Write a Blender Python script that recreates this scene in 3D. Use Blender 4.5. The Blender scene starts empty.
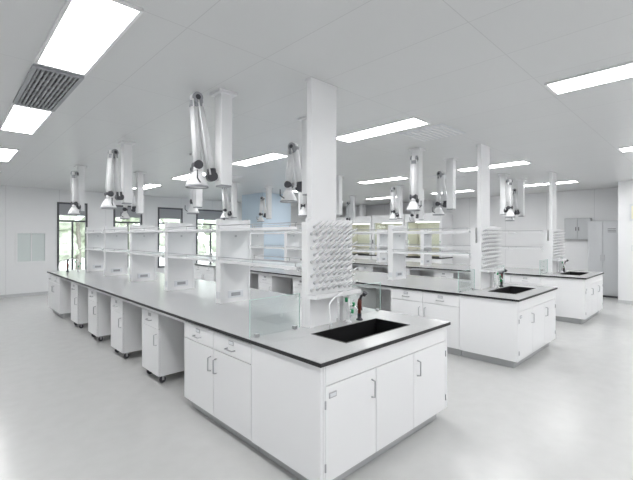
import bpy, bmesh, math, random
from mathutils import Vector, Matrix
random.seed(4)
scene=bpy.context.scene
COL=scene.collection
scene.view_settings.view_transform='Standard'
H=2.9
# ---------------------------------------------------------------- materials
def mat(name,col,rough=.5,metal=0,noise=0,nscale=40,emit=0,spec=.5,trans=0,coat=0):
    m=bpy.data.materials.new(name); m.use_nodes=True
    nt=m.node_tree; b=nt.nodes['Principled BSDF']
    b.inputs['Base Color'].default_value=(*col,1)
    b.inputs['Roughness'].default_value=rough
    b.inputs['Metallic'].default_value=metal
    b.inputs['Specular IOR Level'].default_value=spec
    b.inputs['Coat Weight'].default_value=coat
    if emit:
        b.inputs['Emission Color'].default_value=(1,1,1,1); b.inputs['Emission Strength'].default_value=emit
    if noise:
        tc=nt.nodes.new('ShaderNodeTexCoord'); n=nt.nodes.new('ShaderNodeTexNoise'); n.inputs['Scale'].default_value=nscale
        n.inputs['Detail'].default_value=4
        r=nt.nodes.new('ShaderNodeMapRange'); r.inputs['From Min'].default_value=.3; r.inputs['From Max'].default_value=.7
        r.inputs['To Min'].default_value=1-noise; r.inputs['To Max'].default_value=1+noise
        mx=nt.nodes.new('ShaderNodeVectorMath'); mx.operation='SCALE'; mx.inputs[0].default_value=col
        nt.links.new(tc.outputs['Object'],n.inputs['Vector']); nt.links.new(n.outputs['Fac'],r.inputs['Value'])
        nt.links.new(r.outputs['Result'],mx.inputs['Scale']); nt.links.new(mx.outputs['Vector'],b.inputs['Base Color'])
    return m
def grid_mat(name,col,seam,w,h,mortar,rough,axes='XY',spec=.5,off=(0,0)):
    m=mat(name,col,rough,spec=spec); nt=m.node_tree; b=nt.nodes['Principled BSDF']
    tc=nt.nodes.new('ShaderNodeTexCoord'); sp=nt.nodes.new('ShaderNodeSeparateXYZ'); cb=nt.nodes.new('ShaderNodeCombineXYZ')
    nt.links.new(tc.outputs['Object'],sp.inputs[0])
    for i in range(2):
        a=nt.nodes.new('ShaderNodeMath'); a.operation='ADD'; a.inputs[1].default_value=off[i]
        nt.links.new(sp.outputs[axes[i]],a.inputs[0]); nt.links.new(a.outputs[0],cb.inputs[i])
    br=nt.nodes.new('ShaderNodeTexBrick'); br.offset=0; br.squash=1
    br.inputs['Scale'].default_value=1; br.inputs['Brick Width'].default_value=w; br.inputs['Row Height'].default_value=h
    br.inputs['Mortar Size'].default_value=mortar; br.inputs['Mortar Smooth'].default_value=.1
    br.inputs['Color1'].default_value=(*col,1); br.inputs['Color2'].default_value=tuple(c*.985 for c in col)+(1,)
    br.inputs['Mortar'].default_value=(*seam,1)
    nt.links.new(cb.outputs[0],br.inputs['Vector']); nt.links.new(br.outputs['Color'],b.inputs['Base Color'])
    return m
M_white=mat('white_powder_coat',(.87,.875,.885),.35)
M_carc=mat('carcass_white',(.6,.61,.63),.5)
M_seam=mat('shadow_grey',(.25,.25,.26),.6)
M_toe=mat('toe_kick_grey',(.52,.53,.54),.5)
M_top=mat('counter_grey_laminate',(.55,.553,.557),.2,noise=.02,nscale=60)
M_black=mat('black_core',(.015,.015,.017),.45)
M_sink=mat('black_epoxy',(.008,.008,.009),.5)
M_steel=mat('brushed_steel',(.5,.5,.52),.3,metal=1)
M_dark=mat('dark_joint',(.06,.06,.07),.4)
M_grey=mat('grey_plastic',(.35,.36,.38),.4)
M_label=mat('label_card',(.75,.77,.8),.5)
M_green=mat('green_knob',(.02,.3,.12),.35)
M_red=mat('brown_red_grip',(.12,.02,.012),.35)
M_ceil=grid_mat('ceiling_metal_panels',(.72,.728,.732),(.6,.605,.61),1.25,.6,.003,.33,'YX',off=(.2,.1))
M_floor=mat('vinyl_floor',(.585,.587,.58),.22,noise=.025,nscale=7)
M_wall=grid_mat('wall_panels_y',(.86,.865,.875),(.6,.6,.62),1.18,4,.003,.5,'XZ')
M_wallx=grid_mat('wall_panels_x',(.86,.865,.875),(.6,.6,.62),1.18,4,.003,.5,'YZ')
M_blue=grid_mat('pale_blue_panels',(.6,.71,.81),(.5,.6,.7),.6,4,.003,.4,'YZ')
M_trim=mat('trim_grey',(.6,.61,.62),.5)
M_frame=mat('window_frame_dark',(.09,.09,.1),.4)
M_light=mat('led_diffuser',(1,1,1),.5,emit=22)
M_cab=mat('grey_metal_cabinet',(.58,.595,.61),.45)
M_yel=mat('hood_liner_cream',(.85,.82,.68),.5)
M_frost=mat('frosted_pane',(.7,.76,.75),.25)
M_shelf=mat('frosted_shelf_glass',(.74,.78,.79),.25)
M_green2=mat('foliage',(.6,.64,.53),.8,noise=.35,nscale=3)
M_bark=mat('bark',(.35,.32,.29),.9)
M_ground=mat('exterior_paving',(.5,.5,.48),.9,noise=.1,nscale=1)
M_ventd=mat('vent_dark',(.1,.1,.1),.6)
def glass(name,tint):
    m=bpy.data.materials.new(name); m.use_nodes=True; nt=m.node_tree; nt.nodes.clear()
    o=nt.nodes.new('ShaderNodeOutputMaterial'); t=nt.nodes.new('ShaderNodeBsdfTransparent'); t.inputs[0].default_value=(*tint,1)
    g=nt.nodes.new('ShaderNodeBsdfGlossy'); g.inputs['Roughness'].default_value=.02
    f=nt.nodes.new('ShaderNodeLayerWeight'); f.inputs['Blend'].default_value=.5
    p=nt.nodes.new('ShaderNodeMath'); p.operation='POWER'; p.inputs[1].default_value=4
    ma=nt.nodes.new('ShaderNodeMath'); ma.operation='MULTIPLY_ADD'; ma.inputs[1].default_value=.6; ma.inputs[2].default_value=.05
    mx=nt.nodes.new('ShaderNodeMixShader'); nt.links.new(f.outputs['Facing'],p.inputs[0]); nt.links.new(p.outputs[0],ma.inputs[0]); nt.links.new(ma.outputs[0],mx.inputs[0])
    nt.links.new(t.outputs[0],mx.inputs[1]); nt.links.new(g.outputs[0],mx.inputs[2]); nt.links.new(mx.outputs[0],o.inputs[0]); return m
M_glass=glass('clear_glass',(.945,.97,.962))
M_gedge=mat('glass_edge',(.5,.64,.61),.2)
# ---------------------------------------------------------------- mesh builder
class MB:
    def __init__(s): s.bm=bmesh.new(); s.mats=[]
    def mi(s,m):
        if m not in s.mats: s.mats.append(m)
        return s.mats.index(m)
    def box(s,x0,x1,y0,y1,z0,z1,m):
        i=s.mi(m); v=[s.bm.verts.new((x,y,z)) for x in(x0,x1) for y in(y0,y1) for z in(z0,z1)]
        for f in((0,1,3,2),(4,6,7,5),(0,4,5,1),(2,3,7,6),(0,2,6,4),(1,5,7,3)):
            s.bm.faces.new([v[k] for k in f]).material_index=i
        return s
    def tube(s,pts,r,m,n=12,caps=True):
        i=s.mi(m); pts=[Vector(p) for p in pts]
        rs=r if isinstance(r,(list,tuple)) else [r]*len(pts)
        rings=[]; up=None
        for k,p in enumerate(pts):
            a=pts[max(k-1,0)]; b=pts[min(k+1,len(pts)-1)]; t=(b-a)
            t=t.normalized() if t.length>1e-9 else Vector((0,0,1))
            if up is None: up=Vector((0,0,1)) if abs(t.z)<.9 else Vector((1,0,0))
            u=(up-t*up.dot(t)).normalized(); w=t.cross(u); up=u
            rings.append([s.bm.verts.new(p+(u*math.cos(q)+w*math.sin(q))*rs[k]) for q in [2*math.pi*j/n for j in range(n)]])
        for A,B in zip(rings,rings[1:]):
            for j in range(n):
                f=s.bm.faces.new((A[j],A[(j+1)%n],B[(j+1)%n],B[j])); f.material_index=i; f.smooth=True
        if caps:
            s.bm.faces.new(rings[0][::-1]).material_index=i; s.bm.faces.new(rings[-1]).material_index=i
        return s
    def lathe(s,c,prof,m,n=20):
        i=s.mi(m); rings=[[s.bm.verts.new((c[0]+max(r,1e-4)*math.cos(2*math.pi*j/n),c[1]+max(r,1e-4)*math.sin(2*math.pi*j/n),c[2]+z)) for j in range(n)] for r,z in prof]
        for A,B in zip(rings,rings[1:]):
            for j in range(n):
                f=s.bm.faces.new((A[j],A[(j+1)%n],B[(j+1)%n],B[j])); f.material_index=i; f.smooth=True
        return s
    def mesh(s,name):
        bmesh.ops.recalc_face_normals(s.bm,faces=s.bm.faces)
        me=bpy.data.meshes.new(name); s.bm.to_mesh(me); s.bm.free()
        for m in s.mats: me.materials.append(m)
        return me
    def obj(s,name,parent=None,loc=(0,0,0),bevel=0):
        return place(s.mesh(name),name,loc,parent,bevel)
def place(me,name,loc=(0,0,0),parent=None,bevel=0):
    o=bpy.data.objects.new(name,me); COL.objects.link(o); o.location=loc
    if parent: o.parent=parent
    if bevel:
        b=o.modifiers.new('bevel','BEVEL'); b.width=bevel; b.segments=2; b.limit_method='ANGLE'
    return o
def empty(name,loc):
    e=bpy.data.objects.new(name,None); COL.objects.link(e); e.location=loc; return e
# ---------------------------------------------------------------- room shell
X0,X1,Y0,Y1=-1.6,13.0,-2.6,12.8
MB().box(X0-.2,X1+.2,Y0-.2,Y1+.2,-.15,0,M_floor).obj('floor')
MB().box(X0-.2,X1+.2,Y0-.2,Y1+.2,H,H+.15,M_ceil).obj('ceiling')
MB().box(X0-.2,X0,Y0-.2,Y1+.2,0,H,M_wallx).obj('wall_west')
MB().box(X0,X1+.2,Y0-.2,Y0,0,H,M_wall).obj('wall_south')
MB().box(X1,X1+.2,Y0,Y1+.2,0,H,M_wallx).obj('wall_east')
MB().box(11.6,X1,Y0,1.64,0,H,M_wallx).obj('wall_pier')
wins=[(1.37,2.07,.87,1.72),(2.3,3.05,.55,2.55),(3.75,4.6,.55,2.55),(5.1,5.95,.55,2.55),(6.45,7.6,.55,2.55)]
w=MB(); x=X0
for a,b,z0,z1 in wins:
    w.box(x,a,Y1,Y1+.2,0,H,M_wall); w.box(a,b,Y1,Y1+.2,0,z0,M_wall); w.box(a,b,Y1,Y1+.2,z1,H,M_wall); x=b
w.box(x,X1,Y1,Y1+.2,0,H,M_wall); w.obj('wall_north')
for k,(a,b,z0,z1) in enumerate(wins):
    fm=M_white if k==0 else M_frame
    t=.05; m=MB()
    m.box(a,a+t,Y1-.015,Y1+.08,z0,z1,fm).box(b-t,b,Y1-.015,Y1+.08,z0,z1,fm)
    m.box(a+t,b-t,Y1-.015,Y1+.08,z0,z0+t,fm).box(a+t,b-t,Y1-.015,Y1+.08,z1-t,z1,fm)
    if k:
        m.box(a+t,b-t,Y1,Y1+.06,2.0,2.05,fm)
        mid=(a+b)/2; m.box(mid-.02,mid+.02,Y1,Y1+.06,z0+t,2.0,fm)
        m.box(a+t,b-t,Y1-.01,Y1+.02,2.18,z1-t,M_grey)
    m.box(a+t,b-t,Y1+.03,Y1+.036,z0+t,z1-t,M_frost if k==0 else M_glass)
    if k==0: m.box((a+b)/2-.012,(a+b)/2+.012,Y1+.01,Y1+.03,z0+t,z1-t,fm)
    m.obj('window_%d'%(k+1))
def bb(name,*a): MB().box(*a,0,.08,M_trim).obj(name)
bb('baseboard_north',X0,X1,Y1-.015,Y1); bb('baseboard_east',X1-.015,X1,1.64,Y1-.015)
bb('baseboard_west',X0,X0+.015,Y0,Y1-.015); bb('baseboard_pier',11.585,11.6,Y0,1.64)
MB().box(6.85,7.95,9.4,10.5,0,H,M_blue).box(6.84,7.96,9.39,10.51,0,.08,M_trim).obj('structural_pillar')
# ---------------------------------------------------------------- ceiling lights / vents
m=MB(); m.box(-.15,.15,0,1.2,-.012,-.004,M_light)
for a in((-.17,-.15,-.02,1.22),(.15,.17,-.02,1.22),(-.15,.15,-.02,0),(-.15,.15,1.2,1.22)): m.box(a[0],a[1],a[2],a[3],-.016,0,M_white)
ml=m.mesh('ceiling_light_panel')
for x in(.66,3.85,7.33,10.75):
    for y in(-2.35,-.2,2.3,4.8,7.3,9.8): place(ml,'ceiling_light_panel',(x,y,H))
m=MB(); m.box(-.15,.15,0,1.12,-.004,0,M_ventd)
for a in((-.17,-.14,-.02,1.14),(.14,.17,-.02,1.14),(-.14,.14,-.02,.01),(-.14,.14,1.11,1.14)): m.box(*a,-.02,0,M_grey)
for i in range(9): x=-.125+i*.031; m.box(x-.007,x+.007,.01,1.11,-.018,-.004,M_grey)
for i in range(1,8): y=i*.14; m.box(-.14,.14,y-.003,y+.003,-.016,-.004,M_grey)
mv=m.mesh('air_vent'); place(mv,'air_vent',(.66,3.6,H))
m=MB(); m.box(-.3,.3,-.3,.3,-.006,0,M_label)
for i in range(9): y=-.26+i*.065; m.box(-.27,.27,y-.012,y+.012,-.014,-.006,M_white)
me=m.mesh('air_diffuser'); place(me,'air_diffuser',(4.45,2.5,H)); place(me,'air_diffuser',(4.45,7.5,H)); place(me,'air_diffuser',(7.9,4.1,H))
# ---------------------------------------------------------------- bench
W=1.6; L=8.3
SX0,SX1,SY0,SY1=.43,1.24,.18,.54
def handle_v(m,x,y,z0,z1,dx,dy):
    m.tube([(x,y,z0),(x+dx,y+dy,z0+.006),(x+dx,y+dy,z1-.006),(x,y,z1)],.006,M_steel,8)
def front_x(m,y0,y1,z0,z1,side,kind):
    g=.0035
    if side<0: xa,xb,dx,o=.02,.04,-.03,.02
    else: xa,xb,dx,o=W-.04,W-.02,.03,W-.02
    m.box(xa,xb,y0+g,y1-g,z0+g,z1-g,M_white)
    zc=(z0+z1)/2; yc=(y0+y1)/2
    def lab(y,z):
        a,b=(o+side*.004,o) if side<0 else (o,o+.004)
        m.box(a,b,y-.035,y+.035,z-.017,z+.017,M_steel); a2=o+side*.006
        m.box(min(a2,o),max(a2,o),y-.028,y+.028,z-.011,z+.011,M_label)
    if kind=='drawer':
        m.tube([(o,yc-.055,zc-.02),(o+dx,yc-.05,zc-.02),(o+dx,yc+.05,zc-.02),(o,yc+.055,zc-.02)],.006,M_steel,8)
        lab(yc,zc+.03)
    if kind=='doorA': handle_v(m,o,y1-.045,z1-.19,z1-.07,dx,0)
    if kind=='doorB': handle_v(m,o,y0+.045,z1-.19,z1-.07,dx,0)
def base_cab(m,y0,y1,side):
    xa,xb=(.04,.6) if side<0 else (W-.6,W-.04)
    m.box(xa,xb,y0,y1,.1,.82,M_carc)
    ta,tb=(.09,.6) if side<0 else (W-.6,W-.09)
    m.box(ta,tb,y0+.01,y1-.01,0,.1,M_toe)
    ym=(y0+y1)/2
    for a,b,k in((y0,ym,'doorA'),(ym,y1,'doorB')):
        front_x(m,a,b,.66,.81,side,'drawer'); front_x(m,a,b,.1,.66,side,k)
def end_unit(m):
    m.box(.04,SX0-.03,.04,.74,.1,.82,M_carc); m.box(SX1+.03,W-.04,.04,.74,.1,.82,M_carc)
    m.box(SX0-.03,SX1+.03,.04,.06,.1,.82,M_carc); m.box(SX0-.03,SX1+.03,.6,.74,.1,.82,M_carc)
    m.box(SX0-.03,SX1+.03,.06,.6,.1,.3,M_carc)
    m.box(.09,W-.09,.09,.74,0,.1,M_toe)
    m.box(.02,.04,.022,.738,.1,.82,M_white); m.box(W-.04,W-.02,.022,.738,.1,.82,M_white)
    m.box(.043,.06,.02,.04,.1,.82,M_white); m.box(W-.06,W-.043,.02,.04,.1,.82,M_white)
    m.box(.063,W-.063,.02,.04,.693,.817,M_white)
    xs=(.06,.56,1.04,W-.06)
    for k in range(3): m.box(xs[k]+.003,xs[k+1]-.003,.02,.04,.103,.687,M_white)
    handle_v(m,xs[1]-.05,.02,.5,.62,0,-.03); handle_v(m,xs[2]+.05,.02,.5,.62,0,-.03)
    for x in(.1,): m.box(x-.01,x+.055,.015,.02,.61,.645,M_steel); m.box(x-.003,x+.048,.013,.02,.617,.638,M_label)
    for x in(.058,W-.058):
        for z in(.2,.58): m.tube([(x,.017,z-.025),(x,.017,z+.025)],.006,M_steel,8)
def bench_mesh():
    m=MB(); end_unit(m)
    m.box(.04,W-.04,7.15,L-.02,.1,.82,M_white); m.box(.09,W-.09,7.2,L-.09,0,.1,M_toe)
    for s in(-1,1):
        base_cab(m,.74,1.83,s)
        for a,b,k in((7.15,7.7,'doorA'),(7.7,L-.03,'doorB')):
            front_x(m,a,b,.66,.81,s,'drawer'); front_x(m,a,b,.1,.66,s,k)
    m.box(.6,1.0,.74,1.83,.0,.82,M_white)
    for s in(0,1):
        x=.04 if s==0 else W-.6
        m.box(x,x+.56,1.825,1.832,.1,.82,M_white)
    m.box(.76,.84,1.83,7.15,.05,.82,M_white)
    for a,b in((.05,.09),(W-.09,W-.05)): m.box(a,b,1.83,7.15,.775,.822,M_white)
    for y in(3.33,4.5,5.65,6.8): m.box(.09,W-.09,y-.02,y+.02,.775,.822,M_white)
    def slab(a,b,c,d,z0,z1,mm,i):
        m.box(a+i,SX0,c+i,SY1,z0,z1,mm); m.box(SX1,b-i,c+i,SY1,z0,z1,mm); m.box(SX0,SX1,c+i,SY0,z0,z1,mm)
        m.box(a+i,b-i,SY1,d-i,z0,z1,mm)
    slab(0,W,0,L,.822,.846,M_black,0); slab(0,W,0,L,.846,.85,M_top,.004)
    t=.012; zb=.56
    m.box(SX0,SX1,SY0,SY0+t,zb,.852,M_sink).box(SX0,SX1,SY1-t,SY1,zb,.852,M_sink)
    m.box(SX0,SX0+t,SY0+t,SY1-t,zb,.852,M_sink).box(SX1-t,SX1,SY0+t,SY1-t,zb,.852,M_sink)
    m.box(SX0+t,SX1-t,SY0+t,SY1-t,zb,zb+.02,M_sink)
    m.tube([((SX0+SX1)/2,.36,zb+.02),((SX0+SX1)/2,.36,zb+.026)],.04,M_steel,16)
    return m.mesh('bench_body')
def shelf_mesh():
    m=MB(); ups=[.74+.1,2.25,3.65,5.05,6.45,7.7]
    xa,xb=.62,1.0
    for k,y in enumerate(ups):
        if k:
            m.box(xa,xb,y-.045,y+.045,.85,1.78,M_white)
            for x in(xa-.006,xb-.02): m.box(x,x+.026,y-.052,y+.052,.85,1.79,M_white)
            m.box(xa+.09,xb-.09,y-.052,y-.045,.9,.98,M_label); m.box(xa+.13,xb-.13,y-.055,y-.052,.92,.96,M_grey)
            m.box(xa-.012,xa-.006,y-.035,y+.035,.9,.98,M_label)
            m.box(xb+.006,xb+.012,y-.035,y+.035,.9,.98,M_label)
            m.tube([(xa+.19,y-.045,1.6),(xa+.19,y-.06,1.6)],.012,M_carc,10)
        else:
            m.box(xa,xb,y-.05,y+.02,.85,1.72,M_white)
    for a,b in zip(ups,ups[1:]):
        a2=a+(.053 if a>1 else .02); b2=b-.053
        for z in(1.31,1.655):
            m.box(xa-.03,xb+.03,a2+.002,b2-.002,z+.006,z+.016,M_shelf)
            for x in(xa-.05,xb+.03): m.box(x,x+.02,a2+.002,b2-.002,z,z+.026,M_white)
            for y in(a2+.002,(a2+b2)/2-.01,b2-.022): m.box(xa-.03,xb+.03,y,y+.02,z-.012,z+.006,M_white)
            for x in(xa-.045,xb+.045):
                m.tube([(x,a2+.01,z+.06),(x,b2-.01,z+.06)],.004,M_steel,6)
                for y in(a2+.03,(a2+b2)/2,b2-.03): m.tube([(x,y,z+.02),(x,y,z+.06)],.004,M_steel,6)
    return m.mesh('reagent_shelf')
def peg_mesh():
    m=MB(); m.box(.5,1.05,.66,.68,1.12,1.74,M_white)
    m.box(.5,1.05,.56,.66,1.10,1.112,M_white).box(.5,1.05,.555,.562,1.10,1.135,M_white).box(.5,.506,.56,.66,1.10,1.13,M_white).box(1.044,1.05,.56,.66,1.10,1.13,M_white)
    for r in range(10):
        n=8 if r%2==0 else 7
        for c in range(n):
            x=.545+c*.066+(0 if r%2==0 else .033); z=1.16+r*.057
            m.tube([(x,.66,z),(x,.655,z+.002)],[.014,.014],M_carc,8)
            m.tube([(x,.655,z),(x,.60,z+.03),(x,.565,z+.05)],[.010,.008,.006],M_white,6)
    m.box(.62,1.0,.68,.74,1.12,1.16,M_white).box(.55,.6,.68,.78,.85,1.5,M_white).box(.95,1.0,.68,.72,.85,1.2,M_white)
    return m.mesh('pegboard_drying_rack')
def arc(p,q,h,n=10):
    p,q=Vector(p),Vector(q); out=[]
    for i in range(n+1):
        t=i/n; v=p.lerp(q,.5-.5*math.cos(math.pi*t)); v.z+=h*math.sin(math.pi*t); out.append(v)
    return out
def faucet_mesh():
    m=MB(); x,y=.93,.6
    m.lathe((x,y,.85),[(0,0),(.028,0),(.026,.012),(.014,.02),(.012,.03)],M_white)
    m.tube([(x,y,.86),(x,y,1.08)],.011,M_white)
    m.tube([(x,y,1.08)]+arc((x,y,1.09),(x-.36,y-.12,1.05),.05,14)+[(x-.38,y-.15,.96),(x-.385,y-.15,.885)],.007,M_white,8)
    for z,dx,dy in((1.0,.05,-.02),(1.05,-.05,-.02),(.95,0,-.05)):
        m.tube([(x,y,z),(x+dx,y+dy,z+.005)],.008,M_white,8); m.tube([(x+dx*.9,y+dy*.9,z-.012),(x+dx*.95,y+dy*.95,z+.022)],.013,M_green,10)
    m.tube([(x+.05,y,.98),(x+.05,y-.03,.99),(x+.05,y-.06,.96)],.007,M_white,8)
    return m.mesh('lab_faucet')
def eyewash_mesh():
    m=MB(); x,y=1.08,.6
    m.lathe((x,y,.85),[(0,0),(.03,0),(.03,.01),(.018,.02),(.018,.06),(.022,.06)],M_dark)
    m.tube([(x,y,.9),(x,y,.99),(x-.005,y-.01,1.04)],[.014,.02,.016],M_red,12)
    m.tube([(x-.005,y-.01,1.03),(x-.01,y-.03,1.07),(x-.01,y-.06,1.085)],[.013,.012,.010],M_dark,10)
    m.tube([(x-.01,y-.055,1.075),(x-.01,y-.075,1.105)],[.015,.022],M_dark,14)
    m.tube([(x,y,1.0),(x+.03,y+.01,1.0),(x+.035,y,.93)],.005,M_dark,6)
    return m.mesh('eyewash_sprayer')
def glass_mesh():
    m=MB()
    for a,b in((.01,.5),(1.05,W-.01)):
        m.box(a,b,.745,.753,.853,1.13,M_glass); m.box(a,b,.7445,.7535,1.13,1.134,M_gedge)
        for x in(a,b-.004): m.box(x,x+.004,.7445,.7535,.853,1.13,M_gedge)
        for x in(a+.05,b-.07): m.box(x,x+.03,.735,.763,.85,.875,M_steel)
    return m.mesh('glass_splash_guard')
def col_mesh():
    m=MB(); m.box(.57,.87,.685,.74,.85,H,M_white); m.box(.56,.88,.682,.75,H-.02,H,M_white)
    return m.mesh('service_column')
def pedestal_mesh():
    m=MB(); w=.48; d=.52
    m.box(.02,d,0,w,.09,.765,M_white); m.box(.015,.02,.004,w-.004,.094,.76,M_seam)
    for z0,z1 in((.6,.762),(.093,.595)): m.box(0,.018,.003,w-.003,z0,z1,M_white)
    m.tube([(0,w/2-.055,.67),(-.03,w/2-.05,.67),(-.03,w/2+.05,.67),(0,w/2+.055,.67)],.006,M_steel,8)
    m.box(-.005,0,w/2-.035,w/2+.035,.71,.745,M_steel)
    handle_v(m,0,.05,.42,.54,-.03,0)
    for x in(.07,d-.07):
        for y in(.06,w-.06):
            m.box(x-.02,x+.02,y-.02,y+.02,.075,.09,M_steel)
            m.tube([(x,y-.012,.034),(x,y+.012,.034)],.034,M_dark,14); m.box(x-.012,x+.012,y-.018,y-.014,.03,.08,M_steel); m.box(x-.012,x+.012,y+.014,y+.018,.03,.08,M_steel)
    return m.mesh('pedestal_cabinet')
B=bench_mesh(); S=shelf_mesh(); P=peg_mesh(); F=faucet_mesh(); E=eyewash_mesh(); G=glass_mesh(); C=col_mesh(); PC=pedestal_mesh()
BX=(1.6,4.88,8.26); BY=1.62
for bx in BX:
    e=empty('lab_bench',(bx,BY,0))
    place(B,'bench_body',parent=e,bevel=.0015); place(S,'reagent_shelf',parent=e,bevel=.001)
    place(P,'pegboard',parent=e); place(C,'service_column',parent=e,bevel=.002); place(G,'glass_splash_guard',parent=e)
    place(F,'faucet',parent=e); place(E,'eyewash_sprayer',parent=e)
    f=place(F,'faucet_far',parent=e,loc=(-.45,7.25,0)); f=place(E,'eyewash_far',parent=e,loc=(-.8,7.2,0))
    for y in(2.53,3.68,4.83,5.98):
        place(PC,'mobile_pedestal_cabinet',(bx+.06,BY+y,0),bevel=.002)
        o=place(PC,'mobile_pedestal_cabinet',(bx+W-.06,BY+y+.48,0),bevel=.002); o.rotation_euler.z=math.pi
# ---------------------------------------------------------------- extraction arms
def arm_mesh(ax,ay,ez,hz,ef=.24,hf=.30):
    m=MB(); s=.055
    m.box(-s,s,-s,s,2.06,H,M_white); m.box(-.09,.09,-.09,.09,H-.025,H,M_white)
    m.box(-.05,.05,-.05,.05,2.045,2.06,M_grey)
    D=Vector((ax,ay,0)).normalized(); N=Vector((-D.y,D.x,0))
    def q(a,b,z): v=D*a+N*b; return (v.x,v.y,z)
    m.tube([q(.05,0,2.13),q(.11,0,2.13)],.035,M_white,14)
    m.tube([q(.11,-.042,2.13),q(.11,.042,2.13)],.042,M_dark,18)
    m.tube([q(.11,0,2.15),q(ef-.02,0,ez)],.034,M_white,16)
    m.tube([q(.14,-.045,2.14),q(ef+.0,-.045,ez)],.008,M_white,8); m.tube([q(.14,.045,2.14),q(ef+.0,.045,ez)],.008,M_white,8)
    m.tube([q(.11,0,2.15),q(.115,0,2.20)],.038,M_dark,16)
    m.tube([q(ef-.023,0,ez-.07),q(ef-.02,0,ez)],.038,M_grey,16)
    m.tube([q(ef,-.05,ez),q(ef,-.025,ez)],.044,M_grey,18); m.tube([q(ef,-.025,ez),q(ef,.025,ez)],.05,M_white,18); m.tube([q(ef,.025,ez),q(ef,.05,ez)],.044,M_grey,18)
    for b in(-.055,.055): m.tube([q(ef,b*.9,ez),q(ef,b,ez)],.022,M_dark,14)
    m.tube([q(ef+.02,0,ez),q(hf,0,hz)],.034,M_white,16)
    m.tube([q(ef+.04,-.042,ez-.02),q(hf+.02,-.042,hz+.05)],.007,M_white,8); m.tube([q(ef+.04,.042,ez-.02),q(hf+.02,.042,hz+.05)],.007,M_white,8)
    m.tube([q(ef+.02,0,ez-.03),q(ef+.023,0,ez-.08)],.038,M_grey,16)
    m.tube([q(hf,-.045,hz),q(hf,.045,hz)],.038,M_dark,18)
    m.tube([q(hf,0,hz),q(hf+.005,0,hz-.06)],.032,M_white,14)
    c=q(hf+.005,0,hz-.06)
    m.lathe(c,[(.034,0),(.045,-.01),(.06,-.04),(.09,-.1),(.095,-.13),(.09,-.13),(.05,-.05),(.03,-.02),(0,-.02)],M_white,24)
    m.lathe(c,[(.096,-.122),(.1,-.125),(.1,-.138),(.094,-.138),(.092,-.13)],M_grey,24)
    m.tube([q(hf+.005,.09,hz-.16),q(hf+.04,.12,hz-.13),q(hf+.04,.12,hz-.06)],.006,M_dark,6)
    return m.mesh('fume_extraction_arm')
A1=[arm_mesh(-1,.15,2.80,2.22,.25,.24),arm_mesh(-.6,-.2,2.72,2.16,.2,.26),arm_mesh(-.4,-.5,2.72,2.18,.2,.22)]
A2=[arm_mesh(-.3,1,2.6,2.18,.2,.26),arm_mesh(.2,1,2.68,2.16,.22,.26),arm_mesh(-.8,.6,2.64,2.14,.2,.28)]
for bi,bx in enumerate(BX):
    for i,y in enumerate((3.12,5.7,8.2)):
        place(A1[(i+bi)%3],'fume_extraction_arm',(bx+.24,y,0)); place(A2[(i+bi)%3],'fume_extraction_arm',(bx+1.3,y,0))
# ---------------------------------------------------------------- fume hoods on east wall
def hood_mesh():
    m=MB(); w=1.45; d=.8
    m.box(0,d,0,w,0.08,.82,M_white); m.box(.05,d,.02,w-.02,0,.08,M_toe)
    for a,b in((.01,w/2-.004),(w/2+.004,w-.01)): m.box(-.02,0,a,b,.1,.8,M_white)
    handle_v(m,-.02,w/2-.06,.5,.65,-.03,0); handle_v(m,-.02,w/2+.06,.5,.65,-.03,0)
    m.box(-.03,d,0,w,.82,.86,M_black)
    m.box(0,d,0,.08,.86,2.4,M_white).box(0,d,w-.08,w,.86,2.4,M_white).box(d-.05,d,.08,w-.08,.86,2.4,M_yel)
    m.box(.1,d,.08,.1,.86,2.1,M_yel).box(.1,d,w-.1,w-.08,.86,2.1,M_yel)
    m.box(0,d,.08,w-.08,2.1,2.4,M_white)
    led=mat('hood_lamp',(1,.95,.8),.5,emit=6)
    m.box(.25,.4,.3,w-.3,2.085,2.1,led)
    m.box(.04,.05,.08,w-.08,1.25,2.1,M_glass); m.box(.03,.06,.08,w-.08,1.22,1.25,M_steel)
    m.box(d-.1,d-.08,.2,w-.2,1.0,1.9,M_yel)
    m.tube([(.4,w/2,2.4),(.4,w/2,H)],.15,M_white,20)
    for z in(1.1,1.25,1.4): m.tube([(0,.04,z),(-.03,.04,z)],.014,M_green,8)
    m.box(-.004,0,w-.065,w-.015,1.3,1.45,M_dark)
    return m.mesh('fume_hood')
hm=hood_mesh()
for y in(6.5,8.0,9.5,11.0): place(hm,'fume_hood',(12.18,y,0),bevel=.003)
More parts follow.
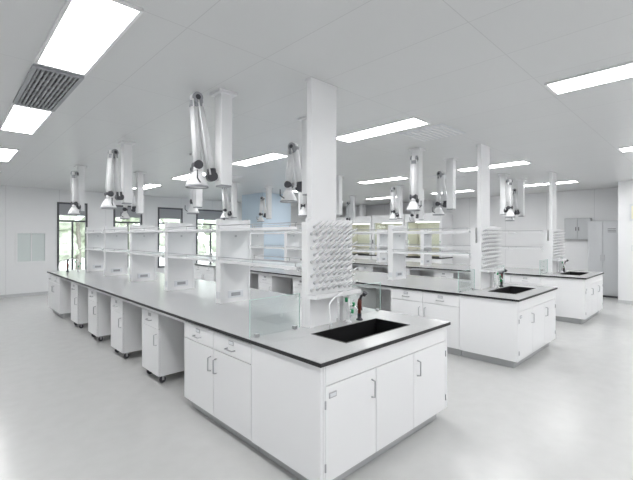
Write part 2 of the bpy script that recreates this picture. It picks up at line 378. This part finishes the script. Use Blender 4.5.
# wall cabinet / electrical box
m=MB(); ya,yb,ym=1.75,2.4,2.075
m.box(12.45,12.98,ya,yb,.05,2.0,M_cab)
m.box(12.43,12.45,ya+.005,ym-.004,.08,1.97,M_cab).box(12.43,12.45,ym+.004,yb-.005,.08,1.97,M_cab).box(12.47,12.96,ya+.02,yb-.02,0,.05,M_dark)
handle_v(m,12.43,ym-.04,.95,1.1,-.03,0); handle_v(m,12.43,ym+.04,.95,1.1,-.03,0)
for z in(1.7,1.74,1.78): m.box(12.427,12.43,1.8,1.97,z,z+.012,M_dark)
m.obj('metal_storage_cabinet',bevel=.003)
m=MB(); m.box(12.885,12.984,2.42,3.05,1.5,2.1,M_grey); m.box(12.87,12.885,2.43,2.73,1.51,2.09,M_cab).box(12.87,12.885,2.74,3.04,1.51,2.09,M_cab)
m.box(12.865,12.87,2.69,2.71,1.75,1.85,M_dark).box(12.865,12.87,2.76,2.78,1.75,1.85,M_dark)
m.box(12.955,12.984,2.42,2.48,0,1.5,M_white)   # cable trunking to the floor
m.obj('electrical_panel_box')
m=MB(); m.box(11.57,11.6,1.2,1.42,1.95,2.35,M_label).box(11.565,11.57,1.23,1.39,2.0,2.3,M_yel); m.obj('wall_notice_plate')
m=MB(); m.box(11.585,11.6,1.3,1.39,1.25,1.38,M_label).box(11.58,11.585,1.32,1.37,1.28,1.35,M_white); m.obj('light_switch')
# ---------------------------------------------------------------- exterior
MB().box(-15,30,13.05,45,-.6,-.5,M_ground).obj('ground_exterior')
for k in range(9):
    x=-1+k*1.9+random.uniform(-.4,.4); y=18+random.uniform(-1,2); m=MB()
    m.tube([(0,0,-.5),(.05,.05,1),(0,0,2.2)],[.14,.1,.07],M_bark,8)
    i=m.mi(M_green2)
    for j in range(12):
        r=random.uniform(.3,.55); p=Vector((random.uniform(-.8,.8),random.uniform(-.8,.8),random.uniform(.9,2.9)))
        g=bmesh.ops.create_icosphere(m.bm,subdivisions=3,radius=r,matrix=Matrix.Translation(p))
        for v in g['verts']: v.co+=Vector([random.uniform(-.07,.07) for _ in range(3)])
        for f in {f for v in g['verts'] for f in v.link_faces}: f.material_index=i
    m.obj('tree',loc=(x,y,0))
# ---------------------------------------------------------------- world & camera
w=bpy.data.worlds.new('sky'); scene.world=w; w.use_nodes=True
bg=w.node_tree.nodes['Background']; bg.inputs[0].default_value=(.93,.97,1,1); bg.inputs[1].default_value=4.2
cam=bpy.data.cameras.new('camera'); co=bpy.data.objects.new('camera',cam); COL.objects.link(co)
cam.sensor_width=36; cam.lens=36*387/633; cam.shift_y=-(240-236)/633; cam.clip_start=.05
co.location=(0,0,1.6); co.rotation_euler=(math.pi/2,0,-math.atan2(.695,.719)); scene.camera=co
